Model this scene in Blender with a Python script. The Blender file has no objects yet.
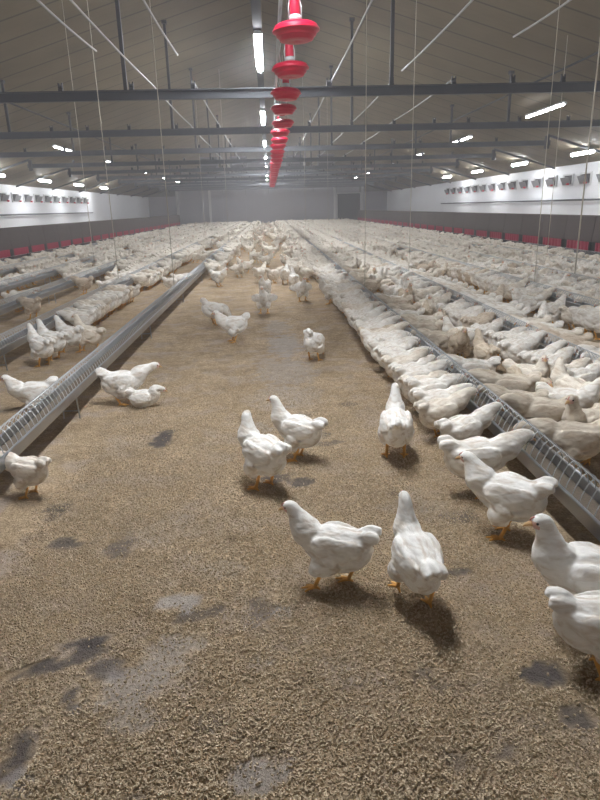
import bpy, bmesh, math, random
import numpy as np
from mathutils import Vector, Matrix, noise as mnoise

random.seed(7)
R = math.radians
S = bpy.context.scene
COL = S.collection
PI = math.pi

# ------------------------------------------------------------------ tagging
def tag(o, label=None, cat=None, group=None, kind=None):
    if label: o['label'] = label
    if cat: o['category'] = cat
    if group: o['group'] = group
    if kind: o['kind'] = kind
    return o

def link(o, parent=None):
    COL.objects.link(o)
    if parent is not None:
        o.parent = parent
    return o

def empty(name, loc=(0, 0, 0), rz=0):
    o = bpy.data.objects.new(name, None)
    o.empty_display_size = 0.1
    o.location = loc
    o.rotation_euler = (0, 0, rz)
    return link(o)

def copy_tree(o, parent=None):
    c = o.copy()
    COL.objects.link(c)
    if parent is not None:
        c.parent = parent
    for ch in list(o.children):
        copy_tree(ch, c)
    return c

ORD = ['first', 'second', 'third', 'fourth', 'fifth', 'sixth', 'seventh', 'eighth', 'ninth', 'tenth',
       'eleventh', 'twelfth', 'thirteenth', 'fourteenth', 'fifteenth', 'sixteenth', 'seventeenth',
       'eighteenth', 'nineteenth']
TENS = {2: 'twenty', 3: 'thirty', 4: 'forty', 5: 'fifty', 6: 'sixty', 7: 'seventy', 8: 'eighty', 9: 'ninety'}
TENTH = {2: 'twentieth', 3: 'thirtieth', 4: 'fortieth', 5: 'fiftieth', 6: 'sixtieth', 7: 'seventieth', 8: 'eightieth', 9: 'ninetieth'}
def ordinal(n):
    if n <= 19: return ORD[n - 1]
    t, u = divmod(n, 10)
    return TENTH[t] if u == 0 else TENS[t] + '-' + ORD[u - 1]

# ------------------------------------------------------------------ materials
def mat(name, color, rough=0.6, metal=0.0, var=0.0, vscale=8.0, bump=0.0, bscale=60.0, emit=None, estr=0.0):
    m = bpy.data.materials.new(name)
    m.use_nodes = True
    nt = m.node_tree
    b = nt.nodes['Principled BSDF']
    b.inputs['Base Color'].default_value = (*color, 1)
    b.inputs['Roughness'].default_value = rough
    b.inputs['Metallic'].default_value = metal
    tc = nt.nodes.new('ShaderNodeTexCoord')
    if var > 0:
        n = nt.nodes.new('ShaderNodeTexNoise')
        n.inputs['Scale'].default_value = vscale
        n.inputs['Detail'].default_value = 5
        nt.links.new(tc.outputs['Object'], n.inputs['Vector'])
        mx = nt.nodes.new('ShaderNodeMix'); mx.data_type = 'RGBA'
        mx.inputs['A'].default_value = (*[c * (1 - var) for c in color], 1)
        mx.inputs['B'].default_value = (*[min(1, c * (1 + var)) for c in color], 1)
        nt.links.new(n.outputs['Fac'], mx.inputs['Factor'])
        nt.links.new(mx.outputs['Result'], b.inputs['Base Color'])
    if bump > 0:
        n2 = nt.nodes.new('ShaderNodeTexNoise')
        n2.inputs['Scale'].default_value = bscale
        n2.inputs['Detail'].default_value = 4
        nt.links.new(tc.outputs['Object'], n2.inputs['Vector'])
        bp = nt.nodes.new('ShaderNodeBump')
        bp.inputs['Strength'].default_value = bump
        bp.inputs['Distance'].default_value = 0.01
        nt.links.new(n2.outputs['Fac'], bp.inputs['Height'])
        nt.links.new(bp.outputs['Normal'], b.inputs['Normal'])
    if emit:
        b.inputs['Emission Color'].default_value = (*emit, 1)
        b.inputs['Emission Strength'].default_value = estr
    return m

M = {}
M['galv'] = mat('galvanised_steel', (0.46, 0.48, 0.51), 0.30, 0.95, var=0.18, vscale=5)
M['wire'] = mat('grill_wire', (0.50, 0.51, 0.52), 0.45, 0.5)
M['feed'] = mat('feed_mash', (0.20, 0.16, 0.12), 0.95, var=0.4, vscale=90, bump=0.6, bscale=200)
M['steel'] = mat('grey_steel', (0.085, 0.09, 0.10), 0.6, 0.3, var=0.15, vscale=2)
M['dark_steel'] = mat('dark_steel', (0.06, 0.06, 0.065), 0.6, 0.3)
M['pvc'] = mat('white_plastic', (0.58, 0.59, 0.60), 0.45)
M['rope'] = mat('nylon_rope', (0.52, 0.48, 0.40), 0.8)
M['red'] = mat('red_plastic', (0.58, 0.008, 0.045), 0.4)
M['red_cloth'] = mat('red_curtain', (0.36, 0.03, 0.065), 0.8, var=0.2, vscale=9)
M['black'] = mat('black_plastic', (0.015, 0.015, 0.016), 0.6)
M['nest'] = mat('nest_board', (0.085, 0.068, 0.062), 0.75, var=0.16, vscale=1.3)
M['wall'] = mat('white_wall_panel', (0.74, 0.75, 0.78), 0.5, var=0.05, vscale=1.0)
M['end_wall'] = mat('end_wall_panel', (0.38, 0.38, 0.42), 0.6, var=0.05, vscale=0.6)
M['gable'] = mat('gable_board', (0.22, 0.22, 0.23), 0.7, var=0.08, vscale=0.6)
M['cable'] = mat('cable_sheath', (0.36, 0.36, 0.36), 0.6)
M['channel'] = mat('channel_paint', (0.05, 0.05, 0.055), 0.9)
M['trim'] = mat('light_trim', (0.66, 0.66, 0.67), 0.5)
M['door'] = mat('dark_door', (0.05, 0.05, 0.055), 0.6)
M['lamp_body'] = mat('lamp_housing', (0.75, 0.76, 0.78), 0.4)
M['lamp'] = mat('lamp_glow', (0.9, 0.92, 1.0), 0.4, emit=(0.93, 0.96, 1.0), estr=300.0)
M['lamp_side'] = mat('lamp_glow_side', (0.9, 0.92, 1.0), 0.4, emit=(0.97, 0.97, 1.0), estr=42.0)
M['lamp_wall'] = mat('lamp_glow_wall', (0.9, 0.92, 1.0), 0.4, emit=(0.94, 0.97, 1.0), estr=115.0)
M['fan_grey'] = mat('inlet_flap', (0.20, 0.20, 0.21), 0.6)
M['unit_grey'] = mat('fan_casing', (0.12, 0.12, 0.125), 0.7)
M['shank'] = mat('yellow_shank', (0.70, 0.37, 0.09), 0.6, var=0.12, vscale=40)
M['beak'] = mat('beak_horn', (0.60, 0.37, 0.17), 0.5)
M['skin'] = mat('face_skin', (0.74, 0.47, 0.39), 0.7, var=0.15, vscale=60)
M['comb'] = mat('comb_skin', (0.64, 0.30, 0.25), 0.6)
M['eye'] = mat('eye', (0.02, 0.012, 0.01), 0.15)

def feather_mat():
    m = bpy.data.materials.new('white_feathers')
    m.use_nodes = True
    nt = m.node_tree; L = nt.links
    b = nt.nodes['Principled BSDF']
    b.inputs['Roughness'].default_value = 0.9
    b.inputs['Specular IOR Level'].default_value = 0.15
    tc = nt.nodes.new('ShaderNodeTexCoord')
    mp = nt.nodes.new('ShaderNodeMapping')
    mp.inputs['Scale'].default_value = (0.55, 1.3, 1.3)
    L.new(tc.outputs['Object'], mp.inputs['Vector'])
    n1 = nt.nodes.new('ShaderNodeTexNoise'); n1.inputs['Scale'].default_value = 22; n1.inputs['Detail'].default_value = 6
    n1.inputs['Distortion'].default_value = 0.6
    L.new(mp.outputs['Vector'], n1.inputs['Vector'])
    v = nt.nodes.new('ShaderNodeTexVoronoi'); v.inputs['Scale'].default_value = 42
    v.feature = 'SMOOTH_F1'
    L.new(mp.outputs['Vector'], v.inputs['Vector'])
    oi = nt.nodes.new('ShaderNodeObjectInfo')
    mul = nt.nodes.new('ShaderNodeMix'); mul.data_type = 'RGBA'; mul.blend_type = 'MULTIPLY'
    mul.inputs['Factor'].default_value = 1.0
    ramp = nt.nodes.new('ShaderNodeValToRGB')
    ramp.color_ramp.elements[0].position = 0.32; ramp.color_ramp.elements[0].color = (0.66, 0.585, 0.50, 1)
    ramp.color_ramp.elements[1].position = 0.52; ramp.color_ramp.elements[1].color = (0.87, 0.845, 0.80, 1)
    L.new(n1.outputs['Fac'], ramp.inputs['Fac'])
    L.new(ramp.outputs['Color'], mul.inputs['A'])
    L.new(oi.outputs['Color'], mul.inputs['B'])
    L.new(mul.outputs['Result'], b.inputs['Base Color'])
    add = nt.nodes.new('ShaderNodeMath'); add.operation = 'ADD'
    L.new(n1.outputs['Fac'], add.inputs[0]); L.new(v.outputs['Distance'], add.inputs[1])
    bp = nt.nodes.new('ShaderNodeBump'); bp.inputs['Strength'].default_value = 0.35; bp.inputs['Distance'].default_value = 0.007
    L.new(add.outputs['Value'], bp.inputs['Height'])
    L.new(bp.outputs['Normal'], b.inputs['Normal'])
    return m
M['feather'] = feather_mat()

def floor_mat():
    m = bpy.data.materials.new('litter_floor')
    m.use_nodes = True
    nt = m.node_tree; L = nt.links
    b = nt.nodes['Principled BSDF']; b.inputs['Roughness'].default_value = 0.95
    b.inputs['Specular IOR Level'].default_value = 0.2
    tc = nt.nodes.new('ShaderNodeTexCoord')
    def nz(scale, detail=5, rough=0.6):
        n = nt.nodes.new('ShaderNodeTexNoise'); n.inputs['Scale'].default_value = scale
        n.inputs['Detail'].default_value = detail; n.inputs['Roughness'].default_value = rough
        L.new(tc.outputs['Object'], n.inputs['Vector']); return n
    def ramp(src, p0, c0, p1, c1):
        r = nt.nodes.new('ShaderNodeValToRGB')
        r.color_ramp.elements[0].position = p0; r.color_ramp.elements[0].color = (*c0, 1)
        r.color_ramp.elements[1].position = p1; r.color_ramp.elements[1].color = (*c1, 1)
        L.new(src, r.inputs['Fac']); return r
    def mix(fac, a, b_, bt='MIX'):
        x = nt.nodes.new('ShaderNodeMix'); x.data_type = 'RGBA'; x.blend_type = bt
        if isinstance(fac, float): x.inputs['Factor'].default_value = fac
        else: L.new(fac, x.inputs['Factor'])
        for s, k in ((a, 'A'), (b_, 'B')):
            if isinstance(s, tuple): x.inputs[k].default_value = (*s, 1)
            else: L.new(s, x.inputs[k])
        return x.outputs['Result']
    grain = nz(75, 4, 0.7)
    big = nz(2.2, 6, 0.6)
    mid = nz(14, 5, 0.65)
    base = ramp(grain.outputs['Fac'], 0.36, (0.32, 0.24, 0.15), 0.66, (0.66, 0.535, 0.385)).outputs['Color']
    tone = ramp(big.outputs['Fac'], 0.36, (0.80, 0.76, 0.70), 0.66, (1.08, 1.06, 1.04)).outputs['Color']
    c = mix(1.0, base, tone, 'MULTIPLY')
    tone2 = ramp(mid.outputs['Fac'], 0.33, (0.78, 0.76, 0.74), 0.62, (1.08, 1.06, 1.04)).outputs['Color']
    c = mix(1.0, c, tone2, 'MULTIPLY')
    cake = nz(3.4, 7, 0.62)
    c = mix(ramp(cake.outputs['Fac'], 0.50, (0, 0, 0), 0.66, (.75, .75, .75)).outputs['Color'], c, mix(mid.outputs['Fac'], (0.36, 0.285, 0.235), (0.55, 0.46, 0.39)))
    damp = nz(4.7, 6, 0.65)
    c = mix(ramp(damp.outputs['Fac'], 0.56, (0, 0, 0), 0.70, (.5, .5, .5)).outputs['Color'], c, (0.16, 0.125, 0.095))
    at = nt.nodes.new('ShaderNodeAttribute'); at.attribute_name = 'stain'
    sep = nt.nodes.new('ShaderNodeSeparateColor'); L.new(at.outputs['Color'], sep.inputs['Color'])
    c = mix(sep.outputs['Red'], c, mix(mid.outputs['Fac'], (0.05, 0.043, 0.042), (0.16, 0.135, 0.12)))
    c = mix(sep.outputs['Green'], c, mix(mid.outputs['Fac'], (0.30, 0.265, 0.245), (0.52, 0.475, 0.44)))
    L.new(c, b.inputs['Base Color'])
    add = nt.nodes.new('ShaderNodeMath'); add.operation = 'ADD'
    L.new(grain.outputs['Fac'], add.inputs[0]); L.new(mid.outputs['Fac'], add.inputs[1])
    bp = nt.nodes.new('ShaderNodeBump'); bp.inputs['Strength'].default_value = 0.9; bp.inputs['Distance'].default_value = 0.02
    L.new(add.outputs['Value'], bp.inputs['Height']); L.new(bp.outputs['Normal'], b.inputs['Normal'])
    return m
M['floor'] = floor_mat()

def ceiling_mat():
    m = bpy.data.materials.new('roof_lining')
    m.use_nodes = True
    nt = m.node_tree; L = nt.links
    b = nt.nodes['Principled BSDF']; b.inputs['Roughness'].default_value = 0.7
    tc = nt.nodes.new('ShaderNodeTexCoord')
    sep = nt.nodes.new('ShaderNodeSeparateXYZ'); L.new(tc.outputs['Object'], sep.inputs['Vector'])
    def seam(axis, step, width):
        a = nt.nodes.new('ShaderNodeMath'); a.operation = 'DIVIDE'; a.inputs[1].default_value = step
        L.new(sep.outputs[axis], a.inputs[0])
        f = nt.nodes.new('ShaderNodeMath'); f.operation = 'FRACT'; L.new(a.outputs[0], f.inputs[0])
        g = nt.nodes.new('ShaderNodeMath'); g.operation = 'LESS_THAN'; g.inputs[1].default_value = width / step
        L.new(f.outputs[0], g.inputs[0]); return g
    s1 = seam('Y', 1.07, 0.07)
    s2 = seam('Y', 0.2675, 0.02)
    n = nt.nodes.new('ShaderNodeTexNoise'); n.inputs['Scale'].default_value = 0.7; n.inputs['Detail'].default_value = 6
    L.new(tc.outputs['Object'], n.inputs['Vector'])
    r = nt.nodes.new('ShaderNodeValToRGB')
    r.color_ramp.elements[0].position = 0.3; r.color_ramp.elements[0].color = (0.118, 0.092, 0.052, 1)
    r.color_ramp.elements[1].position = 0.7; r.color_ramp.elements[1].color = (0.158, 0.126, 0.076, 1)
    L.new(n.outputs['Fac'], r.inputs['Fac'])
    def dark(fac, k, prev):
        m1 = nt.nodes.new('ShaderNodeMath'); m1.operation = 'MULTIPLY'; m1.inputs[1].default_value = k
        L.new(fac.outputs[0], m1.inputs[0])
        x = nt.nodes.new('ShaderNodeMix'); x.data_type = 'RGBA'
        L.new(m1.outputs[0], x.inputs['Factor']); L.new(prev, x.inputs['A'])
        x.inputs['B'].default_value = (0.035, 0.028, 0.018, 1)
        return x.outputs['Result']
    c = dark(s1, 0.75, r.outputs['Color'])
    c = dark(s2, 0.12, c)
    L.new(c, b.inputs['Base Color'])
    return m
M['ceiling'] = ceiling_mat()

# ------------------------------------------------------------------ mesh helpers
class MB:
    def __init__(s): s.v = []; s.f = []; s.m = []
    def add(s, vs, fs, mi=0):
        o = len(s.v); s.v += [tuple(p) for p in vs]
        for f in fs: s.f.append(tuple(i + o for i in f)); s.m.append(mi)
    def box(s, x0, x1, y0, y1, z0, z1, mi=0):
        vs = [(x0, y0, z0), (x1, y0, z0), (x1, y1, z0), (x0, y1, z0), (x0, y0, z1), (x1, y0, z1), (x1, y1, z1), (x0, y1, z1)]
        s.add(vs, [(0, 3, 2, 1), (4, 5, 6, 7), (0, 1, 5, 4), (1, 2, 6, 5), (2, 3, 7, 6), (3, 0, 4, 7)], mi)
    def tube(s, pts, rad, n=8, mi=0, caps=True):
        pts = [Vector(p) for p in pts]
        if not hasattr(rad, '__len__'): rad = [rad] * len(pts)
        rings = []; prevS = None
        for i, p in enumerate(pts):
            t = (pts[min(i + 1, len(pts) - 1)] - pts[max(i - 1, 0)]).normalized()
            if prevS is None:
                a = Vector((0, 0, 1)) if abs(t.z) < 0.9 else Vector((1, 0, 0))
                sd = t.cross(a).normalized()
            else:
                sd = (prevS - t * prevS.dot(t)).normalized()
            prevS = sd; u = t.cross(sd)
            rings.append([p + (sd * math.cos(2 * PI * k / n) + u * math.sin(2 * PI * k / n)) * rad[i] for k in range(n)])
        vs = [q for r in rings for q in r]; fs = []
        for i in range(len(pts) - 1):
            for k in range(n):
                fs.append((i * n + k, i * n + (k + 1) % n, (i + 1) * n + (k + 1) % n, (i + 1) * n + k))
        if caps:
            fs.append(tuple(reversed(range(n)))); fs.append(tuple((len(pts) - 1) * n + k for k in range(n)))
        s.add(vs, fs, mi)
    def lathe(s, prof, n=32, c=(0, 0, 0), mi=0):
        vs = []; fs = []
        for (r, z) in prof:
            for k in range(n):
                a = 2 * PI * k / n
                vs.append((c[0] + r * math.cos(a), c[1] + r * math.sin(a), c[2] + z))
        for i in range(len(prof) - 1):
            for k in range(n):
                fs.append((i * n + k, i * n + (k + 1) % n, (i + 1) * n + (k + 1) % n, (i + 1) * n + k))
        s.add(vs, fs, mi)
    def sphere(s, c, r, n=8, mi=0):
        prof = [(max(1e-4, r * math.sin(PI * i / n)), r * math.cos(PI * i / n)) for i in range(n + 1)]
        s.lathe([(a, -b) for a, b in prof][::-1][::-1], n + 4, c, mi)
    def extrude_y(s, prof, y0, y1, mi=0, closed=True):
        n = len(prof)
        vs = [(x, y0, z) for x, z in prof] + [(x, y1, z) for x, z in prof]
        fs = [(i, (i + 1) % n, n + (i + 1) % n, n + i) for i in range(n if closed else n - 1)]
        if closed: fs += [tuple(reversed(range(n))), tuple(range(n, 2 * n))]
        s.add(vs, fs, mi)
    def mesh(s, name, mats, smooth=False):
        me = bpy.data.meshes.new(name)
        me.from_pydata(s.v, [], s.f)
        for m in mats: me.materials.append(m)
        me.polygons.foreach_set('material_index', s.m)
        if smooth: me.polygons.foreach_set('use_smooth', [True] * len(s.f))
        me.update()
        return me
    def build(s, name, mats, parent=None, smooth=False):
        if not isinstance(mats, (list, tuple)): mats = [mats]
        return link(bpy.data.objects.new(name, s.mesh(name, mats, smooth)), parent)

def fix_normals(me):
    bm = bmesh.new(); bm.from_mesh(me); bmesh.ops.recalc_face_normals(bm, faces=bm.faces); bm.to_mesh(me); bm.free()

# ------------------------------------------------------------------ hens
def crom(P, n):
    P = np.array(P, float); Q = np.vstack([2 * P[0] - P[1], P, 2 * P[-1] - P[-2]])
    out = []
    segs = len(P) - 1
    for i in range(segs):
        p0, p1, p2, p3 = Q[i:i + 4]
        for t in np.linspace(0, 1, n, endpoint=False):
            out.append(0.5 * ((2 * p1) + (-p0 + p2) * t + (2 * p0 - 5 * p1 + 4 * p2 - p3) * t * t + (-p0 + 3 * p1 - 3 * p2 + p3) * t ** 3))
    out.append(P[-1])
    return np.array(out)

def loft(mb, st, nseg=20, sub=4, mi=0):
    Q = crom(st, sub)
    Sd = Vector((0, 1, 0)); vs = []; fs = []
    N = len(Q)
    for i in range(N):
        t = Vector(Q[min(i + 1, N - 1)][:3] - Q[max(i - 1, 0)][:3]).normalized()
        Sd = (Sd - t * Sd.dot(t)).normalized()
        U = t.cross(Sd)
        if i == 0 and U.z < 0: pass
        h, w = max(Q[i][3], 0.003), max(Q[i][4], 0.003)
        c = Vector(Q[i][:3])
        for k in range(nseg):
            a = 2 * PI * k / nseg
            vs.append(c + Sd * (w * math.cos(a)) + U * (h * math.sin(a)))
    for i in range(N - 1):
        for k in range(nseg):
            fs.append((i * nseg + k, i * nseg + (k + 1) % nseg, (i + 1) * nseg + (k + 1) % nseg, (i + 1) * nseg + k))
    fs.append(tuple(reversed(range(nseg)))); fs.append(tuple((N - 1) * nseg + k for k in range(nseg)))
    mb.add(vs, fs, mi)

BODY = [(-.205, .282, .012, .016), (-.180, .276, .036, .034), (-.145, .258, .062, .056), (-.095, .236, .086, .080),
        (-.035, .222, .099, .094), (.025, .222, .101, .096), (.075, .233, .092, .085), (.112, .252, .074, .068)]

def hen_mesh(name, neck, head, beakdir, pitch=0.0, dz=0.0, feet=((0.01, 0.0), (0.01, 0.0)), legs=True, seed=0, wing_open=0.0, tail_up=0.0):
    """neck: (x,y,z,h,w) stations after the breast; head: (x,y,z) centre; beakdir: direction of the beak"""
    rnd = random.Random(seed)
    if legs: dz -= .006; neck = [(a, b, c - .008, d, e) for a, b, c, d, e in neck]; head = (head[0], head[1], head[2] - .008)
    cp, sp = math.cos(pitch), math.sin(pitch)
    def tr(x, y, z):
        zz = z - .22
        return (x * cp - zz * sp, y, x * sp + zz * cp + .22 + dz)
    def trs(st): return [(*tr(a[0] * (.86 if a[0] < 0 else .96), a[1] * .84, a[2]), a[3] * .97, a[4] * .84) for a in st]
    mb = MB()
    body = [(a, 0.0, b, c, d) for a, b, c, d in BODY]
    body[0] = (body[0][0], 0, body[0][2] + tail_up, *body[0][3:]); body[1] = (body[1][0], 0, body[1][2] + tail_up * .6, *body[1][3:])
    hd = Vector(head); bd = Vector(beakdir).normalized()
    st = trs(body) + [(a[0] * .97, a[1], a[2], a[3] * (1.20 if k == 0 else 1.17), a[4] * (1.18 if k == 0 else 1.14)) for k, a in enumerate(neck)]
    hb = hd - bd * 0.012
    st += [(*hb, .030, .026), (*(hd + bd * .010), .026, .0215), (*(hd + bd * .026), .013, .011)]
    loft(mb, st, 24, 4)
    # wings and thighs
    for s in (-1, 1):
        o = wing_open
        w = [(.092, .066, .262, .022, .014), (.065, .086, .252, .050, .020), (.01, .099 + o * .03, .243, .064, .021),
             (-.055, .094 + o * .08, .243, .056, .019), (-.115, .072 + o * .14, .250, .036, .014), (-.168, .046 + o * .18, .262, .013, .008)]
        loft(mb, trs([(a, s * b, c, d, e) for a, b, c, d, e in w]), 14, 4)
        w2 = [(.03, .094 + o * .03, .215, .016, .012), (-.05, .092 + o * .09, .208, .022, .012), (-.13, .062 + o * .15, .226, .016, .009), (-.19, .036 + o * .2, .25, .008, .006)]
        loft(mb, trs([(a, s * b, c, d, e) for a, b, c, d, e in w2]), 10, 4)
    # tail feathers
    for (dy, up, ln) in ((-.034, .004, .030), (0, .022, .038), (.034, .004, .030)):
        t = [(-.135, dy * .5, .270, .045, .030), (-.185, dy, .292 + up + tail_up, .036, .026), (-.20 - ln, dy * 1.3, .300 + up + tail_up * 1.5, .018, .016)]
        loft(mb, trs(t), 10, 4)
    # fluff under the tail
    loft(mb, trs([(-.17, 0, .240, .035, .05), (-.13, 0, .195, .055, .075), (-.06, 0, .155, .055, .085), (.02, 0, .15, .04, .07)]), 14, 3)
    hocks = []
    for i, s in enumerate((1, -1)):
        fx, fz = feet[i]
        hip = Vector(tr(-.01, s * .055, .19))
        knee = Vector((.5 * (hip.x + fx) + .028, s * .06, .5 * hip.z + .03))
        hock = Vector((fx - .030, s * .052, max(.055, .092 + fz * .8 + dz * .6)))
        hocks.append((hock, fx, fz, s))
        if legs:
            loft(mb, [(*hip, .060, .058), (*knee, .050, .046), (*(knee.lerp(hock, .6)), .028, .027), (*hock, .013, .013)], 12, 3)
    me = mb.mesh(name + '_raw', [M['feather']])
    fix_normals(me)
    tmp = bpy.data.objects.new('tmp', me); COL.objects.link(tmp)
    md = tmp.modifiers.new('r', 'REMESH'); md.mode = 'VOXEL'; md.voxel_size = 0.0062
    dg = bpy.context.evaluated_depsgraph_get()
    out = bpy.data.meshes.new_from_object(tmp.evaluated_get(dg))
    bpy.data.objects.remove(tmp); bpy.data.meshes.remove(me)
    bm = bmesh.new(); bm.from_mesh(out)
    for _ in range(3):
        bmesh.ops.smooth_vert(bm, verts=bm.verts, factor=0.5, use_axis_x=True, use_axis_y=True, use_axis_z=True)
    bm.normal_update()
    off = Vector((seed * 3.1, seed * 1.7, 0))
    for v in bm.verts:
        d = (v.co - hd).length
        k = min(1.0, max(0.0, (d - .03) / .08))
        p = Vector((v.co.x * .6, v.co.y * 1.2, v.co.z * 1.2))
        a = mnoise.noise(p * 34 + off) * .0036 + mnoise.noise(p * 80 + off) * .0018
        v.co += v.normal * a * k
    bm.to_mesh(out); bm.free()
    # second stage: islands for beak, eyes, comb, legs
    mb2 = MB()
    up = (Vector((0, 0, 1)) - bd * bd.z)
    up = up.normalized() if up.length > .05 else Vector((1, 0, 0))
    sd = bd.cross(up)
    b0 = hd + bd * .024 - up * .002
    mb2.tube([b0 - bd * .004, b0 + bd * .010, b0 + bd * .021 - up * .003, b0 + bd * .030 - up * .008], [.0105, .0088, .0055, .0012], 8, 1)
    for s in (1, -1):
        mb2.sphere(hd + bd * .010 + up * .005 + sd * s * .0195, .0045, 6, 3)
    cb = [hd + bd * (.024 - .009 * k) + up * (.017 + .005 * math.sin(PI * (k + .5) / 4)) for k in range(4)]
    mb2.tube([hd + bd * .030 + up * .010] + cb + [hd - bd * .018 + up * .021], [.0025, .003, .0032, .0032, .003, .002], 6, 2)
    if legs:
        for hock, fx, fz, s in hocks:
            ank = Vector((fx, s * .054, .012 + fz))
            mb2.tube([hock + Vector((.012, 0, .028)), hock, hock.lerp(ank, .5), ank], [.0125, .0105, .0085, .0095], 8, 0)
            droop = -.4 * fz
            for a, ln in ((-.55, .050), (0.0, .062), (.55, .050), (PI, .024)):
                d = Vector((math.cos(a + s * .1), math.sin(a + s * .1), 0))
                mb2.tube([ank, ank + d * ln * .5 + Vector((0, 0, -.001 + droop * .3)), ank + d * ln + Vector((0, 0, -.008 + droop * .6))], [.0085, .0068, .0035], 6, 0)
    n0 = len(out.vertices)
    fv = np.empty(n0 * 3); out.vertices.foreach_get('co', fv); fv = fv.reshape(-1, 3)
    polys = [tuple(p.vertices) for p in out.polygons]
    cen = np.array([fv[list(p)].mean(axis=0) for p in polys])
    rel = cen - np.array(hd)
    along = rel @ np.array(bd); lat = np.abs(rel @ np.array(sd)); vert = rel @ np.array(up)
    skin = (np.linalg.norm(rel, axis=1) < .034) & (along > .006) & (vert < .010) & (vert > -.018)
    mats = [M['feather'], M['skin'], M['shank'], M['beak'], M['comb'], M['eye']]
    rest = [2, 3, 4, 5]
    V = fv.tolist() + mb2.v
    F = polys + [tuple(i + n0 for i in f) for f in mb2.f]
    MI = [1 if s else 0 for s in skin] + [rest[i] for i in mb2.m]
    me = bpy.data.meshes.new(name)
    me.from_pydata(V, [], F)
    for m in mats: me.materials.append(m)
    me.polygons.foreach_set('material_index', MI)
    me.polygons.foreach_set('use_smooth', [True] * len(F))
    me.update()
    bpy.data.meshes.remove(out)
    return me

def NK(*rows): return list(rows)
POSE = {}
# alert: neck up
POSE['alert'] = hen_mesh('hen_alert', NK((.135, 0, .300, .056, .052), (.148, 0, .345, .041, .037), (.158, 0, .378, .031, .028)), (.180, 0, .412), (1, 0, -.12), pitch=.10, seed=1)
POSE['alert_side'] = hen_mesh('hen_alert_side', NK((.135, 0, .295, .056, .052), (.145, -.004, .340, .040, .037), (.152, -.008, .370, .031, .028)), (.166, -.022, .398), (.65, -.76, -.1), pitch=.08, seed=2)
POSE['walk'] = hen_mesh('hen_walk', NK((.140, 0, .290, .058, .053), (.168, 0, .335, .044, .039), (.186, 0, .366, .033, .029)), (.212, 0, .394), (1, 0, -.28), pitch=.03, feet=((.085, .012), (-.05, 0)), seed=3)
POSE['walk_tall'] = hen_mesh('hen_walk_tall', NK((.128, 0, .312, .055, .050), (.138, 0, .362, .040, .036), (.146, 0, .402, .031, .028)), (.166, 0, .436), (1, 0, -.05), pitch=.22, dz=.012, feet=((.07, .035), (-.03, 0)), seed=4)
POSE['stand'] = hen_mesh('hen_stand', NK((.142, 0, .285, .060, .055), (.165, 0, .320, .045, .041), (.182, 0, .346, .034, .030)), (.206, 0, .368), (1, 0, -.2), seed=5)
POSE['feed'] = hen_mesh('hen_feed', NK((.152, 0, .275, .060, .054), (.200, 0, .302, .044, .039), (.240, 0, .313, .033, .029)), (.272, 0, .303), (.75, 0, -.66), seed=6)
POSE['feed_low'] = hen_mesh('hen_feed_low', NK((.152, 0, .268, .060, .054), (.205, 0, .284, .044, .039), (.250, .006, .286, .033, .029)), (.283, .008, .268), (.6, .1, -.8), pitch=-.03, seed=7)
POSE['feed_turn'] = hen_mesh('hen_feed_turn', NK((.150, .008, .280, .060, .054), (.196, .022, .308, .044, .039), (.232, .034, .322, .033, .029)), (.262, .046, .316), (.75, .35, -.5), pitch=.05, seed=8)
POSE['feed_high'] = hen_mesh('hen_feed_high', NK((.150, -.004, .285, .060, .054), (.192, -.012, .322, .044, .039), (.224, -.02, .345, .033, .029)), (.256, -.026, .345), (.8, -.2, -.5), pitch=.08, seed=9)
POSE['peck'] = hen_mesh('hen_peck', NK((.160, 0, .205, .054, .050), (.205, 0, .150, .038, .034), (.226, 0, .105, .029, .026)), (.240, 0, .066), (.45, 0, -.9), pitch=-.28, seed=10)
POSE['low'] = hen_mesh('hen_low', NK((.150, 0, .258, .055, .050), (.200, 0, .282, .038, .034), (.240, 0, .296, .029, .026)), (.276, 0, .306), (1, 0, -.25), pitch=-.06, dz=-.03, feet=((.05, 0), (-.03, 0)), seed=11)
POSE['sit'] = hen_mesh('hen_sit', NK((.140, 0, .190, .054, .050), (.172, 0, .208, .036, .033), (.200, 0, .205, .028, .025)), (.228, 0, .195), (1, 0, -.4), dz=-.125, legs=False, wing_open=.35, seed=12)
POSE['flap'] = hen_mesh('hen_flap', NK((.135, 0, .300, .054, .050), (.148, 0, .345, .037, .034), (.158, 0, .378, .028, .025)), (.180, 0, .405), (1, 0, -.15), pitch=.15, wing_open=1.0, seed=13)

def hen(pose, x, y, deg, label, group=None, scale=1.0, tint=None, dz=0.0):
    o = bpy.data.objects.new('hen', POSE[pose])
    o.location = (x, y, floor_h(x, y) + dz)
    o.rotation_euler = (0, 0, R(deg))
    o.scale = (scale,) * 3
    t = tint or (1, 1, 1)
    o.color = (*t, 1)
    link(o)
    tag(o, label, 'hen', group)
    return o

# ------------------------------------------------------------------ floor
def vnoise(x, y, s, seed=0.0):
    return mnoise.noise(Vector((x * s + seed, y * s - seed, seed)))
def floor_h(x, y):
    return 0.0

def patch(x, y, cx, cy, rx, ry, rot):
    dx, dy = x - cx, y - cy
    c, s = math.cos(rot), math.sin(rot)
    u, v = (dx * c + dy * s) / rx, (-dx * s + dy * c) / ry
    d = math.sqrt(u * u + v * v)
    d += vnoise(x, y, 11, 3) * .6 + vnoise(x, y, 30, 9) * .45 + vnoise(x, y, 70, 5) * .2
    return max(0.0, min(1.0, (1.15 - d) / .35))

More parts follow.
